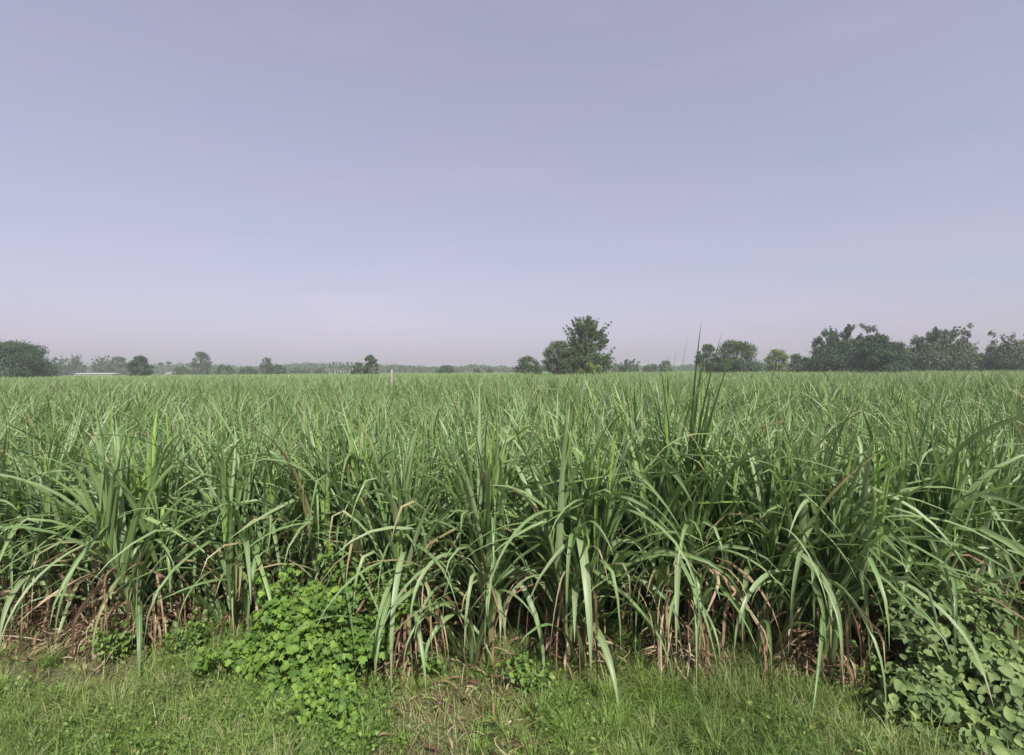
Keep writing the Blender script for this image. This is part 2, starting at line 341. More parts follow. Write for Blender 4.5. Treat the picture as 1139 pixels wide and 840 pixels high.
# planting grid: rows .85 m apart, stools .46 m apart
cells = []
y = 5.25
while y < 75:
    hw = 1.1 * y + 1.5
    xs = np.arange(-hw, hw, .53)
    for x in xs:
        cells.append((x + rng.normal(0, .09), y + rng.normal(0, .13)))
    y += .92
cells = np.array(cells)
near = cells[(cells[:, 1] < 60)]
dist = np.hypot(near[:, 0], near[:, 1]); inview = (np.abs(near[:, 0]) < 1.02 * near[:, 1] + .4)
order = np.argsort(np.where(inview, near[:, 1] , 1e9))
N_IND = 275
ind_idx = set(order[:N_IND].tolist())
for c, k in enumerate(order[:N_IND]):
    x, yy = near[k]
    t = cane_thing(vmesh[c % 14 if c % 3 else int(rng.integers(0, 14))], 'green sugarcane clump inside the field, just behind the front row', (x, yy, 0), rng.uniform(0, 6.28), 'sugarcane clumps inside the field behind the front row')
    s = rng.uniform(.92, 1.1) * (.9 + .2 * float(vn(np.array([x]), np.array([yy]), .45, 79)[0])); t.scale = (s, s, s * rng.uniform(.93, 1.06))

# the rest of the field: one object that scatters clumps with geometry nodes
src = bpy.data.collections.new('cane_sources')
def join_source(name, geos):
    V, Q, A, mi, n = [], [], {k: [] for k in ('lu', 'lv', 'lr', 'ld')}, [], 0
    for gi, (G, _) in enumerate(geos):
        if not G.V: continue
        v = np.concatenate(G.V); q = np.concatenate(G.Q); V.append(v); Q.append(q + n); n += len(v)
        mi.append(np.full(len(q), gi))
        for k in A: A[k].append(np.concatenate(G.A[k]))
    me = mesh_np(name, np.concatenate(V), np.concatenate(Q), geos[0][1], {k: np.concatenate(v) for k, v in A.items()})
    for _, m in geos[1:]: me.materials.append(m)
    me.polygons.foreach_set('material_index', np.concatenate(mi).astype(np.int32))
    o = bpy.data.objects.new(name, me); src.objects.link(o); return o
for i, (a, b, c) in enumerate(variants[:8]): join_source('a_full_%02d' % i, [(a, M['cane']), (b, M['dry']), (c, M['stem'])])        # 0..7
for i in range(5):                                                                                                                # 8..12
    g = np.random.default_rng(700 + i)
    a, b, c = clump(g, ns=6, H=float(g.uniform(.88, 1.02)), full=False, S=5, cols=2, nl=7, spike=1.15, wid=1.1, bright=.15)
    join_source('b_mid_%02d' % i, [(a, M['cane']), (b, M['dry'])])
for i in range(5):                                                                                                                # 13..17 5 m patches
    g = np.random.default_rng(800 + i); G = Geo(); n = 700
    P = np.stack([g.uniform(-2.6, 2.6, n), g.uniform(-2.6, 2.6, n), g.uniform(.7, 1.15, n)], -1)
    q = g.uniform(0, 1, n)
    blades(G, P, g.uniform(0, 6.28, n), R(85) - q * R(25), g.uniform(.7, 1.3, n), g.uniform(.06, .10, n), np.where(q < .3, .3, 2.1) * g.uniform(.6, 1.2, n), 1.5, 3, g.normal(0, .8, n), 0., 2., 0., 2, .2, np.where(q < .2, 1., np.clip(g.normal(.5, .22, n), 0, .9)), .2)
    join_source('c_patch_%02d' % i, [(G, M['cane'])])

pts, idx, rot, scl = [], [], [], []
rest = [k for k in range(len(cells)) if k not in ind_idx] if len(near) else []
# near is cells filtered in order, y<60 comes first because rows are in order
for k in range(len(cells)):
    if k < len(near) and k in ind_idx: continue
    x, yy = cells[k]
    if yy < 30: idx.append(int(rng.integers(0, 8)))
    else: idx.append(8 + int(rng.integers(0, 5)))
    pts.append((x, yy, 0)); rot.append((0, 0, rng.uniform(0, 6.28))); s = rng.uniform(.88, 1.12) * (.88 + .24 * float(vn(np.array([x]), np.array([yy]), .17, 77)[0])); scl.append((s, s, s * rng.uniform(.92, 1.08)))
y = 77.5
while y < 420:
    st = 4.6
    for x in np.arange(-1.1 * y - 5, 1.1 * y + 5, st):
        pts.append((x + rng.normal(0, .5), y + rng.normal(0, .5), 0)); idx.append(13 + int(rng.integers(0, 5))); rot.append((0, 0, rng.uniform(0, 6.28))); s = rng.uniform(1., 1.1); scl.append((s, s, rng.uniform(.90, 1.10)))
    y += st if y < 200 else 7
me = bpy.data.meshes.new('sugarcane_field'); me.vertices.add(len(pts)); me.vertices.foreach_set('co', np.array(pts, np.float32).ravel())
a = me.attributes.new('which', 'INT', 'POINT'); a.data.foreach_set('value', np.array(idx, np.int32))
for nm, v in (('irot', rot), ('iscl', scl)):
    a = me.attributes.new(nm, 'FLOAT_VECTOR', 'POINT'); a.data.foreach_set('vector', np.array(v, np.float32).ravel())
fo = tag(link('sugarcane_field', me), 'dense green sugarcane filling the field back to the distant trees', 'sugarcane field', None, 'stuff')
ng = bpy.data.node_groups.new('cane_scatter', 'GeometryNodeTree')
ng.interface.new_socket('Geometry', in_out='INPUT', socket_type='NodeSocketGeometry'); ng.interface.new_socket('Geometry', in_out='OUTPUT', socket_type='NodeSocketGeometry')
gi, go = ng.nodes.new('NodeGroupInput'), ng.nodes.new('NodeGroupOutput')
ip = ng.nodes.new('GeometryNodeInstanceOnPoints'); ci = ng.nodes.new('GeometryNodeCollectionInfo')
ci.inputs['Collection'].default_value = src; ci.inputs['Separate Children'].default_value = True; ci.inputs['Reset Children'].default_value = True
ng.links.new(gi.outputs[0], ip.inputs['Points']); ng.links.new(ci.outputs[0], ip.inputs['Instance']); ip.inputs['Pick Instance'].default_value = True
def named(nm, ty):
    n = ng.nodes.new('GeometryNodeInputNamedAttribute'); n.data_type = ty; n.inputs['Name'].default_value = nm
    return next(o for o in n.outputs if o.enabled and o.name == 'Attribute')
ng.links.new(named('which', 'INT'), ip.inputs['Instance Index']); ng.links.new(named('iscl', 'FLOAT_VECTOR'), ip.inputs['Scale'])
er = ng.nodes.new('FunctionNodeEulerToRotation'); ng.links.new(named('irot', 'FLOAT_VECTOR'), er.inputs[0]); ng.links.new(er.outputs[0], ip.inputs['Rotation'])
ng.links.new(ip.outputs[0], go.inputs[0])
fo.modifiers.new('scatter', 'NODES').node_group = ng

# ------------------------------------------------------------------ ground
def gh(x, y):      # gentle unevenness of the verge
    return .035 * np.sin(1.7 * x + .6) * np.cos(1.3 * y) + .025 * np.sin(3.1 * x + 2.2 * y)
gx = np.unique(np.concatenate([np.linspace(-1500, -12, 14), np.linspace(-12, 12, 97), np.linspace(12, 1500, 14)]))
gy = np.unique(np.concatenate([np.linspace(-60, 1, 6), np.linspace(1, 9, 41), np.linspace(9, 60, 20), np.linspace(60, 2600, 16)]))
XX, YY = np.meshgrid(gx, gy)
ZZ = np.where((np.abs(XX) < 12.1) & (YY > .9) & (YY < 9), gh(XX, YY) , 0.) - .02
ii = np.arange(XX.size).reshape(XX.shape)
Qg = np.stack([ii[:-1, :-1], ii[:-1, 1:], ii[1:, 1:], ii[1:, :-1]], -1).reshape(-1, 4)
tag(link('ground', mesh_np('ground', np.stack([XX, YY, ZZ], -1).reshape(-1, 3), Qg, M['ground'])), None, None, None, 'structure')

# ------------------------------------------------------------------ verge grass, weeds and litter
def edge(x): return 4.75 - .06 * x     # where the cane begins
G = Geo(); n = 230000
x = rng.uniform(-5.6, 5.6, n); yv = rng.uniform(2.5, 5.4, n)
dens = .55 + .45 * vn(x, yv, 1.4, 3)
dens *= np.where(yv > edge(x), np.clip(1 - (yv - edge(x)) / .8, .05, 1), 1)
dens *= np.where((x < -3.1) & (yv > 4.0), .16, 1)                        # bare tan patch at the left
dens *= np.where((np.abs(x + .38) < .55) & (yv > 3.0) & (yv < 4.2), .3, 1)      # straw patch
k = rng.uniform(0, 1, n) < dens; x, yv = x[k], yv[k]; n = len(x)
tall = .6 + .8 * vn(x, yv, 1.1, 8) + .9 * np.exp(-(((x + 2.25) / .45) ** 2 + ((yv - 4.3) / .4) ** 2)) + .6 * np.exp(-(((x - 1.9) / 1.2) ** 2 + ((yv - 4.1) / .4) ** 2))
big = rng.uniform(0, 1, n) < .05
Lg = rng.uniform(.07, .22, n) * tall * np.where(big, 1.7, 1)
lr = np.clip(rng.normal(.36, .2, n) + .55 * (vn(x, yv, 1.0, 5) - .5), 0, 1)
dry_ = rng.uniform(0, 1, n) < (.04 + .22 * (vn(x, yv, 1.2, 9) > .62) + .3 * (np.abs(x + .35) < .6) * (yv > 3)); lr = np.where(dry_, rng.uniform(.86, 1, n), lr)
blades(G, np.stack([x, yv, gh(x, yv) - .025], -1), rng.uniform(0, 6.28, n) , R(88) - rng.uniform(0, R(50), n), Lg, rng.uniform(.003, .0062, n) * np.where(big, 1.6, 1), rng.uniform(.2, 2.0, n), 1.5, 3, rng.normal(0, .5, n), rng.normal(0, .5, n), 2., 0., 2, 0, lr, 0, -.03, 'g')
nt_ = 2300; cx_, cy_ = rng.uniform(-5.6, 5.6, nt_), rng.uniform(2.6, 5.2, nt_)
kk_ = (cy_ < edge(cx_) + .15 + .3 * (vn(cx_, cy_, .8, 63) > .5)) & ~((cx_ < -3.0) & (cy_ > 3.95) & (rng.uniform(0, 1, nt_) < .9)) & ~((np.abs(cx_ + .38) < .55) & (cy_ > 3.0) & (cy_ < 4.2) & (rng.uniform(0, 1, nt_) < .8)); cx_, cy_ = cx_[kk_], cy_[kk_]; nt_ = len(cx_)
hT = rng.uniform(.09, .26, nt_) * (.7 + .6 * vn(cx_, cy_, 1.6, 41)); lT = np.clip(rng.normal(.5, .2, nt_) + .4 * (vn(cx_, cy_, .9, 5) - .5), .05, .84); lT = np.where(rng.uniform(0, 1, nt_) < .07, .92, lT)
nb = 75; ti = np.repeat(np.arange(nt_), nb); n = len(ti); a_ = rng.uniform(0, 6.28, n); r_ = rng.uniform(0, .05, n)
x_, y_ = cx_[ti] + r_ * np.cos(a_), cy_[ti] + r_ * np.sin(a_)
blades(G, np.stack([x_, y_, gh(x_, y_) - .01], -1), a_ + rng.normal(0, .4, n), R(88) - rng.uniform(0, R(48), n), hT[ti] * rng.uniform(.5, 1.15, n), rng.uniform(.003, .007, n), rng.uniform(.4, 2.2, n), 1.5, 4, rng.normal(0, .6, n), rng.normal(0, .5, n), 2., 0., 2, 0, np.clip(lT[ti] + rng.normal(0, .1, n), 0, 1), 0, -.03, 'g')
tag(link('grass', G.mesh('grass', M['grass'])), 'uneven green and straw coloured grass covering the verge', 'grass', None, 'stuff')

def leafshape(kind):
    if kind == 'lobed':   # five-lobed creeper leaf, unit length, in the xy plane, petiole at the origin
        o = [(0, 0), (-.22, -.10), (-.42, .08), (-.52, .38), (-.30, .40), (-.28, .70), (-.10, .62), (0, 1.0), (.10, .62), (.28, .70), (.30, .40), (.52, .38), (.42, .08), (.22, -.10)]
    elif kind == 'oval':
        o = [(0, 0), (-.22, .12), (-.33, .36), (-.24, .66), (0, 1.), (.24, .66), (.33, .36), (.22, .12)]
    else:
        o = [(0, 0), (-.12, .3), (-.1, .65), (0, 1.), (.1, .65), (.12, .3)]
    o = np.array(o, float)
    c = np.array([[0, .42]])
    v = np.concatenate([c, o]); z = np.abs(v[:, 0]) * .45 - .25 * (v[:, 1] - .4) ** 2
    m = len(o); T = np.stack([np.zeros(m, int), 1 + (np.arange(m) + 1) % m, 1 + np.arange(m)], -1)
    return np.column_stack([v, z]), T
def leafscatter(G, P, nrm, size, kind, lr, g, wob=.6):
    """scatter leaves at P, facing nrm (roughly), random spin"""
    v, T = leafshape(kind); n = len(P)
    nrm = nrm + g.normal(0, wob, (n, 3)); nrm /= np.linalg.norm(nrm, axis=1)[:, None]
    d = g.normal(0, 1, (n, 3)) + np.array([0, 0, -1.1]); d -= nrm * (d * nrm).sum(1)[:, None]; d /= np.linalg.norm(d, axis=1)[:, None]
    s = np.cross(d, nrm)
    sz = np.broadcast_to(size, (n,))[:, None, None]
    X = P[:, None] + sz * (v[None, :, 0, None] * s[:, None] + v[None, :, 1, None] * d[:, None] + v[None, :, 2, None] * nrm[:, None])
    m = len(v); TT = (T[None] + (np.arange(n) * m)[:, None, None]).reshape(-1, 3)
    G.add(X.reshape(-1, 3), None, TT, lr=np.repeat(np.broadcast_to(lr, (n,)), m))

# low broad-leaved weeds in the verge
G = Geo(); n = 60000
x = rng.uniform(-5.5, 5.5, n); yv = rng.uniform(2.6, 5.5, n)
k = ((vn(x, yv, 2.3, 21) > .5) & (rng.uniform(0, 1, n) < .7)) | ((np.hypot((x + 1.45) / .9, (yv - 3.5) / .75) < 1) & (rng.uniform(0, 1, n) < .95)) | (np.hypot(x - .1, yv - 3.75) < .22)
k &= ~((x < -3.1) & (yv > 4.0) & (rng.uniform(0, 1, n) < .85)) & ~((np.abs(x + .38) < .5) & (yv > 3.1) & (rng.uniform(0, 1, n) < .8))
x, yv = x[k], yv[k]; n = len(x)
P = np.stack([x, yv, gh(x, yv) + rng.uniform(.02, .17, n)], -1)
leafscatter(G, P, np.tile([0, -.25, 1.], (n, 1)), rng.uniform(.010, .036, n), 'oval', np.clip(rng.normal(.45, .25, n), 0, 1), rng, .75)
tag(link('weeds', G.mesh('weeds', M['weed'])), 'low broad leaved weeds spread among the verge grass', 'weeds', None, 'stuff')

# leafy herbs standing at the foot of the cane, each a plant of its own
def herb(px, d, h, label):
    g = np.random.default_rng(int(px * 3)); t = thing('leafy_weed', label, 'weed', ((px - 569.5) / F * d, d, 0)); G, W = Geo(), Geo()
    for _ in range(9):
        a = g.uniform(0, 6.28); e = np.array([.22 * math.cos(a) * g.uniform(.3, 1), .16 * math.sin(a), h * g.uniform(.55, 1.)]); m = 9; tt = np.linspace(0, 1, m)[:, None]
        p = np.array([0, 0, -.02]) * (1 - tt) + np.array([e[0], e[1], 0]) * tt ** 1.5 + np.array([0, 0, e[2]]) * tt; tube(W, p, np.linspace(.004, .0015, m), 5)
        q = np.repeat(p[2:], 5, 0) + g.normal(0, .028, ((m - 2) * 5, 3)); leafscatter(G, q, np.tile([0, -.5, .8], (len(q), 1)), g.uniform(.025, .06, len(q)), 'oval', np.clip(g.normal(.5, .25, len(q)), 0, 1), g, .6)
    link('foliage', G.mesh('foliage', M['weed']), t); link('stems', W.mesh('stems', M['twig']), t)
herb(125, 4.45, .42, 'small leafy weed at the foot of the cane just right of the rusty heap')
herb(205, 4.4, .5, 'leafy weed in the gap between the bright left clump and the creeper')
herb(480, 4.25, .3, 'low leafy weed right of the curled orange straw')
herb(590, 4.0, .22, 'bright low weed in the verge below the broad hanging blade')
herb(965, 4.1, .35, 'leafy weed between the reddish dead heap and the greyish shrub')

# dead cane trash on the ground
G = Geo(); n = 9000
x = rng.uniform(-7, 7, n); yv = rng.uniform(3.0, 8.5, n)
k = ((yv > edge(x) - .45 + .25 * rng.normal(0, 1, n)) & (rng.uniform(0, 1, n) < .35 + .65 * (vn(x, yv, .9, 61) > .5))) | ((np.abs(x + .38) < .55) & (yv > 3.1)); x, yv = x[k], yv[k]; n = len(x)
blades(G, np.stack([x, yv, gh(x, yv) + rng.uniform(.0, .07, n)], -1), rng.uniform(0, 6.28, n), rng.uniform(R(-5), R(38), n), np.where(yv < edge(x) - .5, .42, 1) * rng.uniform(.12, .6, n), rng.uniform(.008, .026, n), rng.uniform(.1, 1.6, n), 1., 5, rng.normal(0, 2.5, n), rng.normal(0, .9, n), .5, rng.uniform(0, .6, n), 3, .25, rng.uniform(0, 1, n), 0, .0)
tag(link('dry_leaf_litter', G.mesh('dry_leaf_litter', M['dry'])), 'brown dead cane leaves littering the soil under the front row', 'leaf litter', None, 'stuff')

# straw heaps: shredded pale trash bunched against the front row
def straw_heap(px, d, w, h, label):
    g = np.random.default_rng(int(px)); G = Geo(); n = 260
    a = g.uniform(0, 6.28, n); r = w * np.sqrt(g.uniform(0, 1, n)) * .5
    P = np.stack([r * np.cos(a), r * np.sin(a) * .7, h * (1 - (2 * r / w) ** 2 * .8) * g.uniform(.5, 1., n)], -1)
    blades(G, P, a + g.normal(0, 1.5, n), g.uniform(R(-55), R(60), n), g.uniform(.10, .42, n), g.uniform(.006, .018, n), g.uniform(1., 2.2, n), 1., 5, g.normal(0, 2, n), g.normal(0, 1.6, n), g.uniform(.2, .8, n), g.uniform(-1, 1.5, n), 3, .25, np.clip(g.normal(.66, .2, n), 0, .95))
    o = link('straw_heap', G.mesh('straw_heap', M['dry'])); o.location = ((px - 569.5) / F * d, d, gh((px - 569.5) / F * d, d)); tag(o, label, 'straw')
straw_heap(762, 4.2, .42, .30, 'heap of shredded pale straw at the foot of the tallest cane clump')
straw_heap(446, 4.3, .34, .36, 'tangle of curled orange straw beside the right flank of the leafy creeper')
straw_heap(872, 4.2, .40, .20, 'low reddish brown heap of dead blades right of the shredded straw')
straw_heap(100, 4.75, .75, .26, 'wide rusty brown heap of dead cane blades by the bare soil at left')

# ------------------------------------------------------------------ shrubs on the verge
def shrub(name, label, cat, loc, lumps, nleaf, size, kind, mat, seed, vines=()):
    t = thing(name, label, cat, loc); g = np.random.default_rng(seed)
    G, W = Geo(), Geo(); big = list(lumps); lumps = []
    for l in big:      # break each mass into uneven tufts of its own
        for _ in range(7):
            d = g.normal(0, 1, 3); d[2] = abs(d[2]); d /= np.linalg.norm(d); k = g.uniform(.22, .5)
            c = np.array(l[:3]) + d * np.array(l[3:6]) * g.uniform(.35, .95)
            lumps.append((*c, l[3] * k, l[4] * k, l[5] * k * g.uniform(.7, 1.3)))
    lumps = [(x, y_, z, a, b_, c) for x, y_, z, a, b_, c in lumps] + [(l[0], l[1], l[2], l[3] * .7, l[4] * .7, l[5] * .7) for l in big]
    wts = np.array([l[3] * l[5] for l in lumps]) ** .8; wts /= wts.sum()
    which = g.choice(len(lumps), nleaf, p=wts); Lp = np.array(lumps)[which]
    d = g.normal(0, 1, (nleaf, 3)); d[:, 2] = np.abs(d[:, 2]) - .3 * (g.uniform(0, 1, nleaf) < .4); d /= np.linalg.norm(d, axis=1)[:, None]
    rr = g.uniform(.55, 1.12, nleaf)[:, None]
    P = Lp[:, :3] + d * Lp[:, 3:6] * rr; P[:, 2] = np.maximum(P[:, 2], .03)
    tone = g.normal(0, .13, len(lumps))[which]
    leafscatter(G, P, d * .6 + np.array([0, -.4, .75]), g.uniform(.35, 1.3, nleaf) * size, kind, np.clip(g.normal(.48, .2, nleaf) + tone, 0, 1), g, .45)
    for (x0, y0, x1, y1, z1) in vines:      # shoots climbing into the cane or trailing over the grass
        for _ in range(4):
            m = 14; tt = np.linspace(0, 1, m)[:, None]
            p = np.array([x0, y0, .1]) * (1 - tt) + np.array([x1 + g.normal(0, .1), y1 + g.normal(0, .05), z1 * g.uniform(.75, 1.1)]) * tt + np.array([0, 0, 1]) * (.18 * np.sin(tt * PI)) + np.cumsum(g.normal(0, .018, (m, 3)), 0)
            p[:, 2] = np.maximum(p[:, 2], .04); tube(W, p, np.linspace(.004, .0015, m), 5)
            q = np.repeat(p, 6, 0) + g.normal(0, .035, (m * 6, 3)); q[:, 2] = np.maximum(q[:, 2], .03)
            leafscatter(G, q, np.tile([0, -.5, .7], (len(q), 1)), g.uniform(.3, 1.1, len(q)) * size, kind, np.clip(g.normal(.6, .2, len(q)), 0, 1), g, .6)
    link('foliage', G.mesh('foliage', mat), t)
    for l in lumps:
        for _ in range(2):
            dd = g.normal(0, 1, 3); dd[2] = abs(dd[2]); dd /= np.linalg.norm(dd)
            e = np.array(l[:3]) + dd * np.array(l[3:6]) * .95; b0 = np.array([l[0] * .5 + g.normal(0, .08), l[1] * .5 + g.normal(0, .06), -.02])
            mid = (b0 + e) / 2 + np.array([0, 0, .1]); tt = np.linspace(0, 1, 6)[:, None]
            tube(W, (1 - tt) ** 2 * b0 + 2 * tt * (1 - tt) * mid + tt ** 2 * e, np.linspace(.006, .002, 6), 5)
    link('stems', W.mesh('stems', M['twig']), t)
    return t
shrub('leafy_creeper', 'bright green creeper heaped into a mound of lobed leaves against the cane', 'creeper', ((352 - 569.5) / F * 4.1, 4.1, 0),
      [(0, .05, .15, .42, .3, .5), (-.32, .05, .45, .26, .2, .2), (.3, .1, .25, .3, .25, .42), (-.4, .1, .25, .3, .24, .38), (.02, -.15, .02, .42, .3, .34), (-.1, .15, .5, .22, .16, .22), (.15, .12, .55, .2, .16, .24), (-.5, 0, .1, .22, .2, .34), (-.2, -.3, 0, .45, .25, .18), (.15, -.45, 0, .4, .25, .12)],
      5200, .062, 'lobed', M['shrub'], 5, [(.1, .1, .2, .3, .92), (.3, .1, .5, .3, .8), (-.2, .1, -.45, .3, .8), (.35, .1, .7, .2, .5), (-.4, 0, -.75, -.1, .2), (.1, -.3, .3, -.6, .08)])
shrub('greyish_shrub', 'greyish green shrub with broad pointed leaves in the bottom right corner', 'shrub', ((1080 - 569.5) / F * 3.75, 3.75, 0),
      [(0, 0, .2, .42, .36, .40), (.35, .05, .2, .4, .35, .36), (-.38, -.02, .1, .3, .3, .34), (-.12, .25, .5, .24, .2, .32), (.3, .25, .55, .25, .2, .3), (.1, -.4, .05, .5, .35, .26), (-.3, -.45, 0, .35, .3, .18)],
      2900, .092, 'oval', M['shrubgrey'], 6, [(-.2, .1, -.45, .3, .75), (.1, .1, .1, .3, .85), (-.4, -.1, -.75, -.2, .15)])

# ------------------------------------------------------------------ trees
def tree_crown(G, blobs, n, size, g, long=1.):
    b = np.array(blobs, float); w = (b[:, 3] * b[:, 5] + b[:, 3] * b[:, 4]); w /= w.sum()
    w = w ** .8; w /= w.sum(); k = g.choice(len(b), n, p=w); L = b[k]
    d = g.normal(0, 1, (n, 3)); d /= np.linalg.norm(d, axis=1)[:, None]
    rad = g.uniform(0, 1, n) ** .35
    rad *= 1 + .18 * g.normal(0, 1, n)
    P = L[:, :3] + d * L[:, 3:6] * rad[:, None]
    nn = d * .7 + g.normal(0, .55, (n, 3)); nn /= np.linalg.norm(nn, axis=1)[:, None]
    t = g.normal(0, 1, (n, 3)); t[:, 2] += .6 * long; t -= nn * (t * nn).sum(1)[:, None]; t /= np.linalg.norm(t, axis=1)[:, None]
    s = np.cross(t, nn); z = (size * g.uniform(.55, 1.3, n))[:, None]
    a = z * .5 * t * long; c = z * .30 * s
    # a spray: bent kite of two triangles + a second kite across it
    X = np.stack([P - a, P + c + nn * z * .12, P + a, P - c + nn * z * .12], 1)
    Q = np.arange(n * 4).reshape(n, 4)
    G.add(X.reshape(-1, 3), Q, lr=np.repeat(np.clip(g.normal(.5, .22, n), 0, 1), 4))
def dome_blobs(w, h, g, base, cx=0., m=46):
    w = w * 1.2
    B = []; ch = h - base
    for _ in range(m):
        a = g.uniform(0, 2 * PI); zz = g.uniform(0, 1) ** .85; s = w * g.uniform(.07, .135)
        prof = math.sqrt(max(0, 1 - max(0, (zz - .3) / .72) ** 2)) * (.80 + .20 * min(1, zz * 4)) * g.uniform(.9, 1.04)
        r = max(0, w / 2 * prof - s) * g.uniform(.2, 1) ** .4
        B.append((cx + r * math.cos(a), r * math.sin(a) * .85, min(base + zz * ch, h - s * .55), s, s, s * .72))
    B.append((cx, 0, base + ch * .42, w * .33, w * .3, ch * .4))
    return B
def sprays(B, g, n, w, h, base, z0, z1, reach, up, thick=.035):
    """feathery limb ends: chains of shrinking lumps heading outward and up beyond the mass"""
    ch = h - base
    for _ in range(n):
        a = g.uniform(0, 2 * PI); zz = g.uniform(z0, z1)
        prof = max(.12, (1 - zz) ** .6)
        p = np.array([w / 2 * prof * .6 * math.cos(a), w / 2 * prof * .6 * math.sin(a), base + zz * ch])
        d = np.array([math.cos(a), math.sin(a) * .7, up * g.uniform(.5, 1.4)]); d /= np.linalg.norm(d)
        L = reach * w * g.uniform(.6, 1.1)
        for q in range(6):
            t = q / 5; c = p + d * L * t + np.array([0, 0, .12 * L * t * t]); s = w * thick * (1.25 - .8 * t)
            if c[2] > h: break
            B.append((c[0], c[1], min(c[2], h), s, s, s * .8))
def blobs_for(style, w, h, g, base):
    """crown lumps in tree space; w crown width, h total height, base crown bottom"""
    B = []; ch = h - base
    if style in ('dome', 'bush'): B = dome_blobs(w, h, g, base, 0, 60 if w > 6 else 34)
    elif style == 'twin': B = dome_blobs(w * .55, base + ch * .72, g, base, -w * .24) + dome_blobs(w * .62, h, g, base, w * .2)
    elif style == 'plume':      # pointed tree, full below, sprays all round
        B = dome_blobs(w * 1.0, base + ch * .44, g, base, 0, 44) + dome_blobs(w * .6, base + ch * .64, g, base + ch * .25, -w * .12, 22)
        B += dome_blobs(w * .5, base + ch * .80, g, base + ch * .35, w * .08, 26) + dome_blobs(w * .30, base + ch * .99, g, base + ch * .6, w * .03, 12) + dome_blobs(w * .26, base + ch * .78, g, base + ch * .6, w * .2, 9)
        sprays(B, g, 44, w, h, base, .15, .85, .24, 1.0, .036)
        sprays(B, g, 9, w * .5, h, base, .7, .95, .3, 1.6, .07)
    elif style == 'ragged':     # broad mass with several unequal leaders breaking out of the top
        B = dome_blobs(w, base + ch * .66, g, base, 0, 60)
        nl = 5
        for q in range(nl):
            cx = -w * .36 + w * .72 * q / (nl - 1) + g.normal(0, w * .03); top = base + ch * (1. if q == 3 else g.uniform(.78, .95)); ln = g.uniform(-.05, .14) * w
            for _ in range(16):
                zz = g.uniform(.35, 1); s = w * g.uniform(.028, .05) * (1.5 - zz * .7)
                B.append((cx + ln * zz + g.normal(0, w * .05) * (1.25 - zz), g.normal(0, w * .08), min(base + zz * (top - base), h - s), s, s, s * 1.2))
        sprays(B, g, 22, w * .9, base + ch * .95, base, .35, .9, .16, 1.5, .028)
    elif style == 'poplars':
        for q in range(9):
            cx = -w / 2 + w * q / 8
            for zz in (.35, .5, .62, .72, .84, .95): B.append((cx + g.normal(0, .25), g.normal(0, .4), h * zz, w * .045, w * .05, h * .09))
    elif style == 'palm':
        for q in range(9):
            a = q / 9 * 2 * PI; B.append((w * .3 * math.cos(a), w * .3 * math.sin(a), h - .1 * w, w * .2, w * .2, w * .12))
        B.append((0, 0, h - w * .1, w * .2, w * .2, w * .2))
    return B
def tree(name, label, cat, px, d, wpx, toppx, style, mat, dens=1., base=.12, group=None, bark='bark', lean=0., size=None, hy=None):
    """px centre and wpx width and toppx top row, all in photo pixels; d metres away"""
    hor = 417.5 - px * 7.5 / 1139 if hy is None else hy
    X = (px - 569.5) / F * d; h = CAM_H + (hor - toppx) / F * d; w = wpx / F * d
    g = np.random.default_rng(int(px * 7 + d)); t = thing(name, label, cat, (X, d, 0), 0, group)
    b0 = h * base; B = blobs_for(style, w, h, g, b0); G, W = Geo(), Geo()
    if lean: B = [(x + lean * w * (z / h) ** 2, y_, z, a, b_, c) for x, y_, z, a, b_, c in B]
    sz = size or max(.26, d / F * 1.75)
    area = w * h; n = int(min(17000, max(600, area / sz ** 2 * 11)) * dens)
    tree_crown(G, B, n, sz, g, 1.5 if style in ('plume', 'ragged') else 1.)
    if style != 'bush' or True:
        r0 = max(.1, .035 * h) * (.6 if style in ('poplars', 'palm') else 1)
        if style == 'poplars':
            for q in range(9): tube(W, [(-w / 2 + w * q / 8, 0, -.1), (-w / 2 + w * q / 8 + .1, 0, h * .5), (-w / 2 + w * q / 8, .05, h * .97)], [.22, .16, .05], 6)
        else:
            z1 = b0 + (h - b0) * .35
            pts = [(0, 0, -.1), (g.normal(0, .1), g.normal(0, .1), z1 * .5), (lean * w * .1, 0, z1), (lean * w * .6, 0, z1 + (h - z1) * .6)]
            tube(W, pts, [r0 * 1.25, r0, r0 * .75, r0 * .2], 8)
            lim = [B[i] for i in g.choice(len(B), min(16, len(B)), replace=False)]
            for l in lim:
                s0 = np.array([0, 0, z1 * g.uniform(.35, 1.1)]); e = np.array(l[:3]); mid = (s0 + e) / 2 + np.array([0, 0, -.1 * h * .3]); tt = np.linspace(0, 1, 5)[:, None]
                tube(W, (1 - tt) ** 2 * s0 + 2 * tt * (1 - tt) * mid + tt ** 2 * e, np.linspace(r0 * .5, r0 * .1, 5), 5)
    link('trunk', W.mesh('trunk', M[bark]), t)
    link('crown', G.mesh('crown', M[mat], False), t)
    return t
TG = 'trees along the far edge of the field'
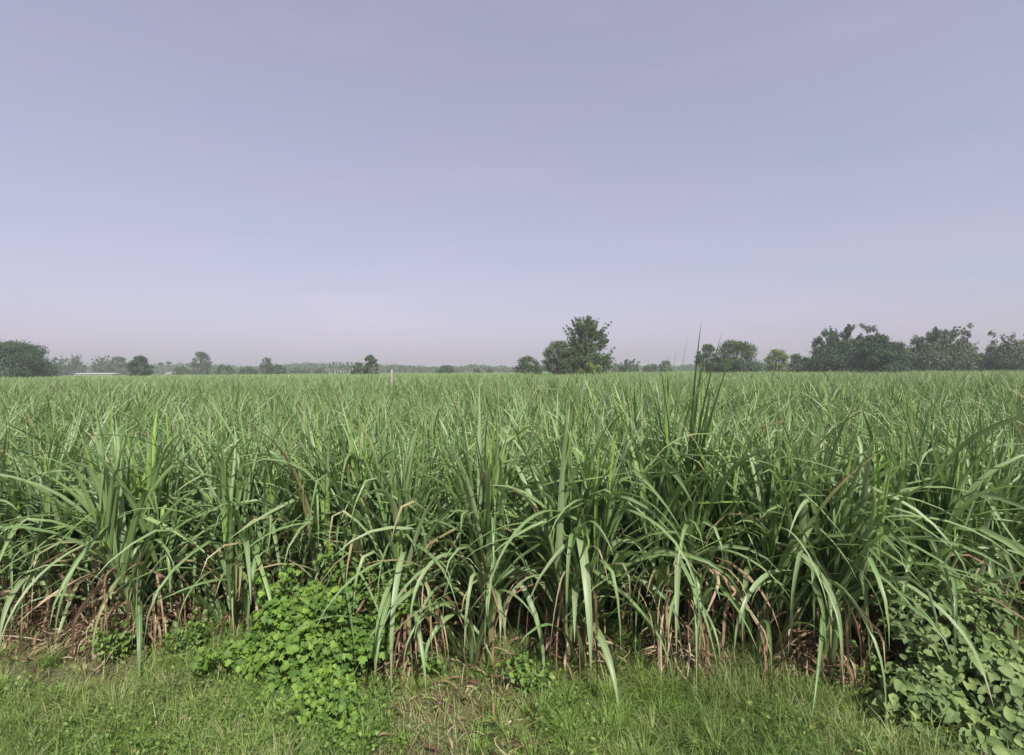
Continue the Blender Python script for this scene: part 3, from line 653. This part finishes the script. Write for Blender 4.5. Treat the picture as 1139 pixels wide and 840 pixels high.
T_ = [
 ('broad_tree', 'large round dark tree cut by the left edge of the photo', 14, 112, 82, 382, 'dome', 'treedark', 2.2, .04, 'bark', 0),
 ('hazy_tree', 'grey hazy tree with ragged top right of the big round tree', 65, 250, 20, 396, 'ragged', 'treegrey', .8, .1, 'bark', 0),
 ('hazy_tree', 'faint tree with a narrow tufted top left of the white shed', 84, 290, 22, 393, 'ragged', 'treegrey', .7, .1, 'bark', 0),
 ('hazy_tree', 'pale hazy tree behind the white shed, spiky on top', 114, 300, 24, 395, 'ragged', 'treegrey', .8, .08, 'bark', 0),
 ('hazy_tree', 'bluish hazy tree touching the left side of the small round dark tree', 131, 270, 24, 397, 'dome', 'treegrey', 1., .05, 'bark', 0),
 ('round_tree', 'small neatly round dark green tree beyond the white shed', 157, 140, 31, 397, 'dome', 'treedark', 1.4, .02, 'bark', 0),
 ('palm_tree', 'thin distant palm, left one of the faint pair', 179, 320, 5, 404, 'palm', 'treegrey', .6, .8, 'bark', 0),
 ('palm_tree', 'thin distant palm, right one of the faint pair', 188, 320, 5, 403, 'palm', 'treegrey', .6, .8, 'bark', 0),
 ('low_bush', 'low hazy bush right of the faint palm pair', 201, 230, 22, 408, 'bush', 'tree', 1., 0, 'bark', 0),
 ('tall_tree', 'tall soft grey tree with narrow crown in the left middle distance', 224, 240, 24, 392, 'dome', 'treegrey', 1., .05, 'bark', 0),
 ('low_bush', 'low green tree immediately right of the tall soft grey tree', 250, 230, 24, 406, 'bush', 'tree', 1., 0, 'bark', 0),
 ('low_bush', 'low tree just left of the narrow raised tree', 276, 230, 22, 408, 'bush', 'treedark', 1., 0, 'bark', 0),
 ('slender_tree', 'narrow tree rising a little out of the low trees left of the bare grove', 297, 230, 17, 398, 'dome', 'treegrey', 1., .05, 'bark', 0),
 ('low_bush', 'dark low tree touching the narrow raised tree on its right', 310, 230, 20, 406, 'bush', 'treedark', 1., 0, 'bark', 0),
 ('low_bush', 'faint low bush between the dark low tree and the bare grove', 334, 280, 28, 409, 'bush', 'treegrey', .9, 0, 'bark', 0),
 ('low_bush', 'small dark bush just left of the bare grove', 357, 240, 16, 410, 'bush', 'tree', .9, 0, 'bark', 0),
 ('pale_grove', 'row of thin pale trunks like a bare grove left of the two-lobed tree', 379, 250, 26, 403, 'poplars', 'treegrey', .35, .3, 'palebark', 0),
 ('two_lobed_tree', 'green tree of two lobes, the right one higher, left of the white post', 406, 150, 31, 395, 'twin', 'tree', 1.3, .02, 'bark', 0),
 ('low_bush', 'wide low dark bush alone between the white post and the isolated round bush', 498, 210, 30, 407, 'bush', 'treedark', 1.1, 0, 'bark', 0),
 ('low_bush', 'tiny bush, left one of the pair left of the isolated round bush', 531, 260, 9, 410, 'bush', 'tree', 1., 0, 'bark', 0),
 ('low_bush', 'tiny bush, right one of the pair left of the isolated round bush', 545, 260, 10, 410, 'bush', 'tree', 1., 0, 'bark', 0),
 ('round_bush', 'isolated round mid green bush left of the tallest tree', 588, 120, 36, 397, 'bush', 'tree', 1.2, 0, 'bark', 0),
 ('spreading_tree', 'spreading round-topped tree leaning against the left of the tallest tree', 621, 100, 40, 380, 'dome', 'tree', 1., .26, 'bark', .05),
 ('tallest_tree', 'tallest tree on the horizon with a pointed feathery crown', 650, 102, 76, 353, 'plume', 'tree', 1.4, .08, 'bark', .06),
 ('light_bush', 'light green bush at the foot of the tallest tree', 657, 92, 36, 404, 'bush', 'treeyellow', 1., 0, 'bark', 0),
 ('hazy_tree', 'faint distant bush touching the right of the tallest tree', 685, 280, 14, 405, 'bush', 'treegrey', .8, 0, 'bark', 0),
 ('hazy_tree', 'peaked hazy tree between the tallest tree and the pair of low bushes', 699, 190, 27, 399, 'ragged', 'tree', 1.1, 0, 'bark', 0),
 ('low_bush', 'low bush, left one of two just right of the peaked hazy tree', 725, 190, 22, 405, 'bush', 'tree', 1., 0, 'bark', 0),
 ('low_bush', 'low bush, right and higher one of two just right of the peaked hazy tree', 740, 180, 17, 401, 'bush', 'treegrey', 1., 0, 'bark', 0),
 ('narrow_tree', 'narrow rounded tree joined to the left of the wide domed tree', 787, 125, 28, 383, 'dome', 'tree', 1.2, .02, 'bark', 0),
 ('domed_tree', 'wide domed mid green tree right of the tall cane tips', 819, 120, 58, 380, 'dome', 'tree', 2.2, .02, 'bark', 0),
 ('yellowish_tree', 'small yellowish tree left of the long dark ragged tree', 864, 130, 30, 389, 'dome', 'treeyellow', 1.4, .02, 'bark', 0),
 ('low_bush', 'low olive bush wedged before the long dark ragged tree', 888, 120, 26, 394, 'bush', 'tree', 1.1, 0, 'bark', 0),
 ('ragged_tree', 'long dark tree with ragged feathery tops left of the dark domed tree', 934, 115, 84, 359, 'ragged', 'treedark', 2.2, .0, 'bark', .05),
 ('dark_domed_tree', 'smooth domed very dark tree among the trees at right', 978, 94, 58, 374, 'dome', 'treedark', 3.2, .0, 'bark', 0),
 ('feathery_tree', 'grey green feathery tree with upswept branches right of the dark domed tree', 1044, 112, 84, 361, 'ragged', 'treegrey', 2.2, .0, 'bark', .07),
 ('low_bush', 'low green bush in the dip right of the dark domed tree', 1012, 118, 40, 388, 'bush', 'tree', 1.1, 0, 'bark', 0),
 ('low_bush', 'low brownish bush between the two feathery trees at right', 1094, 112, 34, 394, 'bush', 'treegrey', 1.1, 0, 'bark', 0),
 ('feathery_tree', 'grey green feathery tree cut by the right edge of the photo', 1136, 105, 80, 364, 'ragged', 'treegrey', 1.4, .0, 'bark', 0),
]
for (nm, lab, px, d, w, top, st, mt, dn, bs, bk, ln) in T_:
    tree(nm, lab, 'bush' if 'bush' in nm else ('grove' if 'grove' in nm else 'tree'), px, d, w, top, st, mt, dn, bs, TG, bk, ln)

# far-off treeline, one mass
G = Geo(); g = np.random.default_rng(3); n = 60000
x = g.uniform(-560, 560, n); yv = g.uniform(430, 520, n)
hh = 3.2 + 3.2 * np.clip((-60 - x) / 40, 0, 1) + 5.0 * vn(x * 1., yv * 0, .028, 31) + 2.2 * vn(x, yv * 0, .11, 33)
P = np.stack([x, yv, hh * g.uniform(0, 1, n) ** .6], -1)
nn = g.normal(0, 1, (n, 3)) + [0, -1, .6]; nn /= np.linalg.norm(nn, axis=1)[:, None]
leafscatter(G, P, nn, g.uniform(1.2, 2.4, n), 'oval', np.clip(g.normal(.5, .22, n), 0, 1), g, .5)
tag(link('distant_treeline', G.mesh('distant_treeline', M['tree'], False)), 'far hazy belt of trees along the horizon', 'treeline', None, 'stuff')

# ------------------------------------------------------------------ small built things
def box(G, x0, x1, y0, y1, z0, z1):
    v = [(x0, y0, z0), (x1, y0, z0), (x1, y1, z0), (x0, y1, z0), (x0, y0, z1), (x1, y0, z1), (x1, y1, z1), (x0, y1, z1)]
    G.add(v, [(0, 3, 2, 1), (4, 5, 6, 7), (0, 1, 5, 4), (1, 2, 6, 5), (2, 3, 7, 6), (3, 0, 4, 7)])
def shed(px, d, wpx, h, label, doors):
    w = wpx / F * d; t = thing('farm_shed', label, 'shed', ((px - 569.5) / F * d, d, 0))
    G = Geo(); box(G, -w / 2, w / 2, 0, 6, 0, h); link('wall', G.mesh('wall', M['white'], False), t)
    G = Geo(); G.add([(-w / 2 - .3, -.35, h + .003), (w / 2 + .3, -.35, h + .003), (w / 2 + .3, 3, h + .5), (-w / 2 - .3, 3, h + .5), (w / 2 + .3, 6.35, h + .003), (-w / 2 - .3, 6.35, h + .003)], [(0, 1, 2, 3), (3, 2, 4, 5), (0, 5, 4, 1)], [(0, 3, 5), (1, 4, 2)]); link('roof', G.mesh('roof', M['white'], False), t)
    for q in range(doors):
        G = Geo(); cx = -w / 2 + w * (q + .5) / doors; box(G, cx - .5, cx + .5, -.05, -.004, .02, 2.1); link('door', G.mesh('door', M['wood'], False), t)
shed(103, 235, 42, 2.75, 'long low whitewashed farm shed beyond the cane at left', 4)
shed(188, 235, 9, 2.75, 'short white shed peeping out under the faint palms', 1)
# boundary post in the cane
d = 26.; X = (436 - 569.5) / F * d
t = thing('boundary_post', 'slim white post with a rusty rod standing up out of the cane', 'post', (X, d, 0))
G = Geo(); s = .045
rings = [(s * 1.15, 0), (s * 1.1, 1.0), (s, 2.3), (s * .98, 2.58), (s * .6, 2.66)]
for (a, z), (b, z2) in zip(rings[:-1], rings[1:]):
    v = [(-a, -a, z), (a, -a, z), (a, a, z), (-a, a, z), (-b, -b, z2), (b, -b, z2), (b, b, z2), (-b, b, z2)]
    G.add(v, [(0, 1, 5, 4), (1, 2, 6, 5), (2, 3, 7, 6), (3, 0, 4, 7)])
G.add([(-b, -b, z2), (b, -b, z2), (b, b, z2), (-b, b, z2)], [(0, 1, 2, 3)])
link('post_shaft', G.mesh('post_shaft', M['concrete'], False), t)
G = Geo(); tube(G, [(0, 0, 2.66), (.01, 0, 2.85), (.0, 0, 3.05)], .013, 6); link('rod', G.mesh('rod', M['rust']), t)

# ------------------------------------------------------------------ air
G = Geo(); box(G, -1600, 1600, -80, 2700, -1.2, 19)
hz = link('haze', G.mesh('haze', M['white'], False)); hz.data.materials.clear()
m, nt, out = nodes('haze_air')
pv = N(nt, 'ShaderNodeVolumePrincipled', Density=.0008, Anisotropy=.1); pv.inputs['Color'].default_value = (.68, .715, .78, 1)
nt.links.new(pv.outputs[0], out.inputs['Volume']); hz.data.materials.append(m)
tag(hz, None, None, None, 'stuff')

# ------------------------------------------------------------------ light
EL, AZ = R(46), R(155)      # sun behind the camera and to the right (azimuth clockwise from +Y)
w = bpy.data.worlds.new('World'); SC.world = w; w.use_nodes = True
nt = w.node_tree; nt.nodes.clear()
sky = nt.nodes.new('ShaderNodeTexSky'); sky.sky_type = 'NISHITA'; sky.sun_disc = False
sky.sun_elevation = EL; sky.sun_rotation = AZ; sky.air_density = 1.; sky.dust_density = 2.5; sky.ozone_density = 3.; sky.altitude = 200
gm = N(nt, 'ShaderNodeGamma', Gamma=.46); nt.links.new(sky.outputs[0], gm.inputs[0]); hs = N(nt, 'ShaderNodeHueSaturation', Saturation=.72); nt.links.new(gm.outputs[0], hs.inputs['Color'])
tc = N(nt, 'ShaderNodeTexCoord')
mp = N(nt, 'ShaderNodeMapping'); mp.inputs['Scale'].default_value = (1.2, 1.2, 5.0); nt.links.new(tc.outputs['Generated'], mp.inputs[0])
hzn = ramp(nt, noise(nt, 1.6, 6, mp.outputs[0], .62), [(.28, (.90, .975, .985)), (.45, (.99, 1, 1)), (.58, (1.01, .99, 1.005)), (.78, (1.09, 1.06, 1.03))])
tint = mix(nt, 1.0, hs.outputs[0], (1.46, 1.285, 1.49), 'MULTIPLY')
tint = mix(nt, 1.0, tint, hzn, 'MULTIPLY')
bg = N(nt, 'ShaderNodeBackground', Strength=.14); nt.links.new(tint, bg.inputs[0])
wo = nt.nodes.new('ShaderNodeOutputWorld'); nt.links.new(bg.outputs[0], wo.inputs[0])
sun = bpy.data.lights.new('sun', 'SUN'); sun.energy = 4.3; sun.angle = R(1.5); sun.color = (1, .965, .89)
so = bpy.data.objects.new('sun', sun); COL.objects.link(so)
dirv = Vector((math.sin(AZ) * math.cos(EL), math.cos(AZ) * math.cos(EL), math.sin(EL)))
so.rotation_euler = dirv.to_track_quat('Z', 'Y').to_euler(); so.location = dirv * 30

# ------------------------------------------------------------------ camera
cam = bpy.data.cameras.new('camera'); cam.sensor_width = 36; cam.lens = 18.; cam.clip_end = 5000; cam.clip_start = .05
co = bpy.data.objects.new('camera', cam); COL.objects.link(co); co.location = (0, 0, CAM_H)
co.rotation_mode = 'XYZ'
from mathutils import Matrix
pitch = math.atan((420 - 413.7) / F)
co.matrix_world = Matrix.Translation((0, 0, CAM_H)) @ Matrix.Rotation(R(90) - pitch, 4, 'X') @ Matrix.Rotation(R(-.38), 4, 'Z')
SC.camera = co
SC.view_settings.view_transform = 'Standard'; SC.view_settings.look = 'None'; SC.view_settings.exposure = .72; SC.view_settings.gamma = 1
SC.cycles.max_bounces = 6; SC.cycles.diffuse_bounces = 3; SC.cycles.glossy_bounces = 2; SC.cycles.transmission_bounces = 3; SC.cycles.volume_bounces = 1
SC.cycles.use_denoising = True
